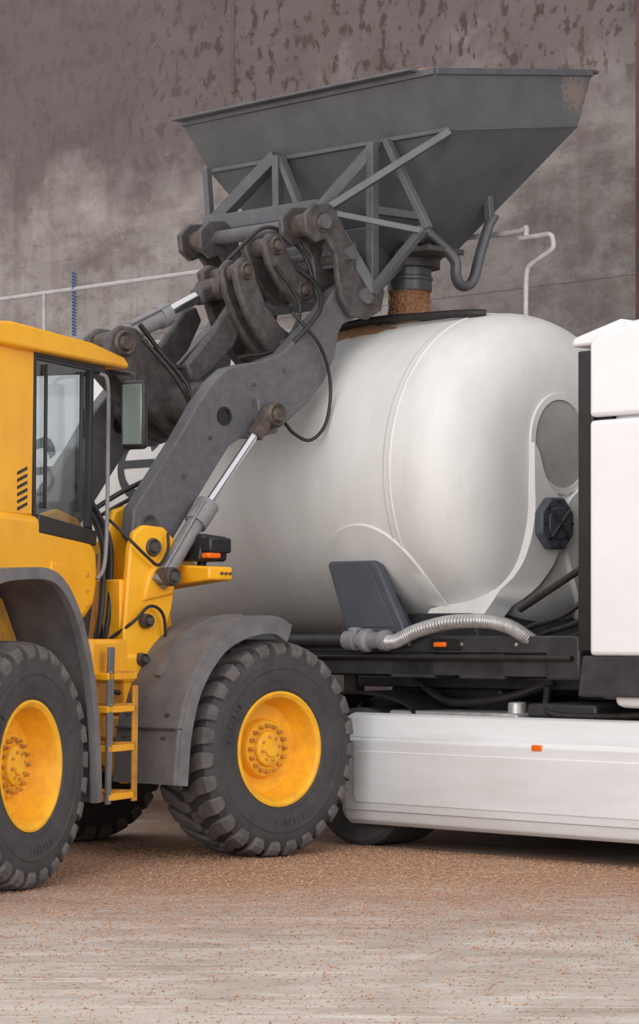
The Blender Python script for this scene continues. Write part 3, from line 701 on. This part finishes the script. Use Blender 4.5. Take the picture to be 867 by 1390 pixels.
box('exhaust_stack',TC,1.70,1.9,-.7,-.4,1.3,3.4,CHAS,.03)
box('rear_bracket',TC,1.70,1.97,.75,.95,2.2,3.2,CHAS,.02)
box('orange_tag',TC,1.66,1.70,.92,.98,3.28,3.36,AMBER,.004)
for k,(b,z) in enumerate(((.6,1.95),(.45,1.9),(.3,1.85))):
    tube('suzi_air_hose',TC,[(1.7,b,z+.1),(1.3,b+.15,z-.25),(1.0,b+.2,z-.36),(.85,b+.15,z-.4)],.02,HOSE)
tube('stay_pipe',TC,[(1.7,.95,2.05),(1.0,.95,1.70)],.025,HOSE,False)
tube('hose_loop',TC,[(1.2,.9,1.15),(1.35,1.05,1.0),(1.7,1.05,.98),(2.2,1.05,1.0)],.025,HOSE)
tube('hose_loop',TC,[(-.2,.7,1.2),(.2,.8,1.05),(.7,.8,1.08),(1.1,.7,1.2)],.03,HOSE)

# ============================================================ ROOM
def nodekit(nt):
    N=nt.nodes; Lk=nt.links
    tc=N.new('ShaderNodeTexCoord')
    def noise(sc,det=6,stretch=(1,1,1),rough=.6,off=(0,0,0),rot=0):
        mp=N.new('ShaderNodeMapping'); mp.inputs['Scale'].default_value=stretch; mp.inputs['Location'].default_value=off; mp.inputs['Rotation'].default_value=(0,0,rot)
        Lk.new(tc.outputs['Object'],mp.inputs[0])
        n=N.new('ShaderNodeTexNoise'); n.inputs['Scale'].default_value=sc; n.inputs['Detail'].default_value=det; n.inputs['Roughness'].default_value=rough
        Lk.new(mp.outputs[0],n.inputs['Vector']); return n.outputs['Fac']
    def ramp(f,a,b,ca=(0,0,0,1),cb=(1,1,1,1)):
        r=N.new('ShaderNodeValToRGB'); r.color_ramp.elements[0].position=a; r.color_ramp.elements[1].position=b
        r.color_ramp.elements[0].color=ca; r.color_ramp.elements[1].color=cb; Lk.new(f,r.inputs[0]); return r.outputs[0]
    def mix(f,a,b,mode='MIX'):
        x=N.new('ShaderNodeMix'); x.data_type='RGBA'; x.blend_type=mode
        if isinstance(f,(int,float)): x.inputs[0].default_value=f
        else: Lk.new(f,x.inputs[0])
        for s,i in((a,6),(b,7)):
            if isinstance(s,tuple): x.inputs[i].default_value=s
            else: Lk.new(s,x.inputs[i])
        return x.outputs[2]
    def math_(op,a,b=None,clamp=False):
        x=N.new('ShaderNodeMath'); x.operation=op; x.use_clamp=clamp
        for s,i in((a,0),(b,1)):
            if s is None: continue
            if isinstance(s,(int,float)): x.inputs[i].default_value=s
            else: Lk.new(s,x.inputs[i])
        return x.outputs[0]
    sp=N.new('ShaderNodeSeparateXYZ'); Lk.new(tc.outputs['Object'],sp.inputs[0])
    return N,Lk,noise,ramp,mix,math_,sp
def wall_mat():
    m=bpy.data.materials.new('stained_concrete_wall'); m.use_nodes=True; nt=m.node_tree
    N,Lk,noise,ramp,mix,math_,sp=nodekit(nt)
    bs=N['Principled BSDF']; bs.inputs['Roughness'].default_value=.85
    X=sp.outputs[0]; Z=sp.outputs[2]
    base=ramp(noise(.45,5,(1,1,1.5)),.35,.68,srgb(138,128,124),srgb(168,159,154))
    base=mix(math_('MULTIPLY',ramp(noise(2.5,8,(.4,1,1)),.4,.75),.8),base,srgb(180,171,166))
    base=mix(math_('MULTIPLY',ramp(noise(1.1,8,(.7,1,1),.72,(2,4,1)),.47,.60),.65),base,srgb(116,104,100))
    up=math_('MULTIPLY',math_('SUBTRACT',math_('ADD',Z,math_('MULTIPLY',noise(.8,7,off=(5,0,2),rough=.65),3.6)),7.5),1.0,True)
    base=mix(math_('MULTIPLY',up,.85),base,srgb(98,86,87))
    base=mix(math_('MULTIPLY',ramp(noise(3.0,9,(.8,1,1),off=(9,1,1),rough=.75),.5,.62),.5),base,srgb(114,100,96))
    base=mix(math_('MULTIPLY',ramp(noise(1.7,9,(.8,1,1.2),off=(1,9,5),rough=.75),.52,.62),.45),base,srgb(90,76,75))
    st=math_('SUBTRACT',1.0,math_('MULTIPLY',math_('ABSOLUTE',math_('SUBTRACT',math_('ADD',Z,math_('MULTIPLY',noise(.5,3,off=(3,3,3)),1.2)),6.5)),2.6),True)
    base=mix(math_('MULTIPLY',math_('MULTIPLY',st,ramp(noise(2.0,7,(.35,1,1.4)),.42,.62)),.6),base,srgb(180,169,164))
    hi=math_('MULTIPLY',math_('SUBTRACT',math_('ADD',Z,math_('MULTIPLY',noise(.8,3,off=(1,7,3)),1.0)),6.4),1.3,True)
    hx=math_('MULTIPLY',math_('ADD',X,8.0),.5,True)
    sp1=ramp(noise(8,6,(1,1,.7),.6,(3,0,0)),.53,.60)
    base=mix(math_('MULTIPLY',math_('MULTIPLY',sp1,hi),math_('ADD',math_('MULTIPLY',hx,.62),.25)),base,srgb(76,54,49))
    sp2=ramp(noise(15,4,(1,1,1),.55),.645,.70)
    base=mix(math_('MULTIPLY',sp2,.5),base,srgb(94,76,70))
    run=ramp(noise(2.2,5,(1.5,1,.10)),.54,.72)
    base=mix(math_('MULTIPLY',run,.4),base,srgb(104,88,82))
    for zz,s_ in ((3.55,.4),(4.60,.45),(5.5,.12)):
        d=math_('ABSOLUTE',math_('SUBTRACT',Z,zz+0.0))
        ln=math_('LESS_THAN',math_('ADD',d,math_('MULTIPLY',noise(3,3),.016)),.016)
        base=mix(math_('MULTIPLY',ln,s_),base,srgb(88,78,75))
    Lk.new(base,bs.inputs['Base Color'])
    bp=N.new('ShaderNodeBump'); bp.inputs['Strength'].default_value=.35; bp.inputs['Distance'].default_value=.03
    Lk.new(noise(5,8),bp.inputs['Height']); Lk.new(bp.outputs[0],bs.inputs['Normal'])
    return m
BF=[[0,1,2,3],[7,6,5,4],[0,4,5,1],[1,5,6,2],[2,6,7,3],[3,7,4,0]]
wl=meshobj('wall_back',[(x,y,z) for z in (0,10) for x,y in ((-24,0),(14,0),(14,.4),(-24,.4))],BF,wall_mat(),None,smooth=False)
s7=math.sqrt(.5)
wl.location=(TO[0]+3*s7,TO[1]+3*s7,0); wl.rotation_euler=(0,0,TR)
def wallchild(name,x0,x1,y0,y1,z0,z1,m):
    o=meshobj(name,[(x,y,z) for z in (z0,z1) for x,y in ((x0,y0),(x1,y0),(x1,y1),(x0,y1))],BF,m,None,smooth=False,bev=.01)
    o.location=wl.location; o.rotation_euler=(0,0,TR); return o
wallchild('steel_column',-1.04,-.74,-.06,0,0,10,mat('rusty_steel_column',srgb(84,62,58),srgb(106,80,74),rough=.8,scale=4))
wallchild('trim_1',-6.14,-6.09,-.008,0,6.9,10,mat('dark_formwork_strip',srgb(96,80,79),srgb(112,96,93),rough=.9,scale=3))

def floor_mat():
    m=bpy.data.materials.new('dusty_concrete_floor'); m.use_nodes=True; nt=m.node_tree
    N,Lk,noise,ramp,mix,math_,sp=nodekit(nt)
    bs=N['Principled BSDF']; bs.inputs['Roughness'].default_value=.88
    base=ramp(noise(.9,8),.35,.7,srgb(158,145,136),srgb(182,171,163))
    base=mix(math_('MULTIPLY',ramp(noise(2.6,9,(.9,1.3,1),.7,rot=.2),.47,.62),.6),base,srgb(198,188,181))
    base=mix(math_('MULTIPLY',ramp(noise(1.6,8,(.8,1.5,1),.7,rot=-.75),.50,.64),.55),base,srgb(136,122,113))
    # pale scrape marks left by tyres and bucket edges, running obliquely
    base=mix(math_('MULTIPLY',ramp(noise(4.5,3,(.12,2.6,1),.5,rot=.45),.60,.66),.5),base,srgb(206,197,191))
    base=mix(math_('MULTIPLY',ramp(noise(4.0,3,(.14,2.4,1),.5,off=(3,2,0),rot=-.6),.62,.67),.45),base,srgb(126,113,105))
    near=math_('MULTIPLY',math_('SUBTRACT',math_('ADD',sp.outputs[1],math_('MULTIPLY',noise(.7,5,off=(4,4,0)),3.0)),14.3),.34,True)
    fine=ramp(noise(48,4),.42,.60)
    patch=ramp(noise(1.6,5,(.7,1.6,1)),.25,.52)
    g=math_('MULTIPLY',math_('MULTIPLY',near,math_('ADD',math_('MULTIPLY',fine,.55),.38)),patch)
    base=mix(g,base,srgb(158,110,80))
    grit=ramp(noise(70,4),.48,.60)
    base=mix(math_('MULTIPLY',grit,.4),base,srgb(144,116,96))
    Lk.new(base,bs.inputs['Base Color'])
    bp=N.new('ShaderNodeBump'); bp.inputs['Strength'].default_value=.5; bp.inputs['Distance'].default_value=.012
    Lk.new(noise(40,6),bp.inputs['Height']); Lk.new(bp.outputs[0],bs.inputs['Normal'])
    return m
fl=meshobj('floor',[(x,y,z) for z in (-.2,0) for x,y in ((-40,-10),(40,-10),(40,45),(-40,45))],BF,floor_mat(),None,smooth=False)

# spilled kernels
gv=[];gf=[]
for i in range(60000):
    q=random.random()
    if q<.55:
        x=random.gauss(.2,1.7); y=random.gauss(17.0,1.1)
    else:
        y=18.5-8.5*abs(random.gauss(0,.5)); x=random.uniform(-.17,.17)*y
    if x+y>18.9 or y<9.5: continue
    s0=random.uniform(.0022,.0050); t=random.uniform(0,PI); c=Vector((x,y,s0)); k=len(gv)
    ux=Vector((math.cos(t),math.sin(t),0)); uy=Vector((-math.sin(t),math.cos(t),0))
    for d in (ux*1.8,ux*-1.8,uy,uy*-1,Vector((0,0,1)),Vector((0,0,-1))): gv.append(c+d*s0)
    gf+=[[k+x_,k+y_,k+w_] for x_ in(0,1) for y_ in (2,3) for w_ in (4,5)]
meshobj('spilled_grain',gv,gf,mat('grain_kernels',srgb(148,106,80),srgb(200,160,128),rough=.9,scale=30,lo=.4,hi=.6),None,smooth=False)

# ============================================================ LIGHT
w=bpy.data.worlds.new('world'); scn.world=w; w.use_nodes=True
bg=w.node_tree.nodes['Background']; bg.inputs[0].default_value=(.985,.99,1,1); bg.inputs[1].default_value=1.06
def area(name,loc,tgt,sx,sy,e,c=(1,1,1)):
    l=bpy.data.lights.new(name,'AREA'); l.shape='RECTANGLE'; l.size=sx; l.size_y=sy; l.energy=e; l.color=c
    o=bpy.data.objects.new(name,l); COL.objects.link(o); o.location=loc
    o.rotation_euler=(Vector(tgt)-Vector(loc)).to_track_quat('-Z','Y').to_euler(); return o
area('doorway_daylight',(-7,2.5,5.5),(0,18,2.2),12,8,1350,(1,.99,.975))
area('side_fill_light',(9,6,6),(1,18,2.2),7,6,450,(1,.985,.965))  # added fill lamp from the right, lifts the tank's front dish

cam=bpy.data.cameras.new('camera'); co_=bpy.data.objects.new('camera',cam); COL.objects.link(co_)
co_.location=(0,0,1.55); co_.rotation_euler=(PI/2,0,0)
cam.sensor_fit='AUTO'; cam.sensor_width=36; cam.lens=3480/1390*36; cam.shift_y=162/1390; cam.clip_end=200
scn.camera=co_
scn.view_settings.view_transform='Standard'
scn.view_settings.look='None'
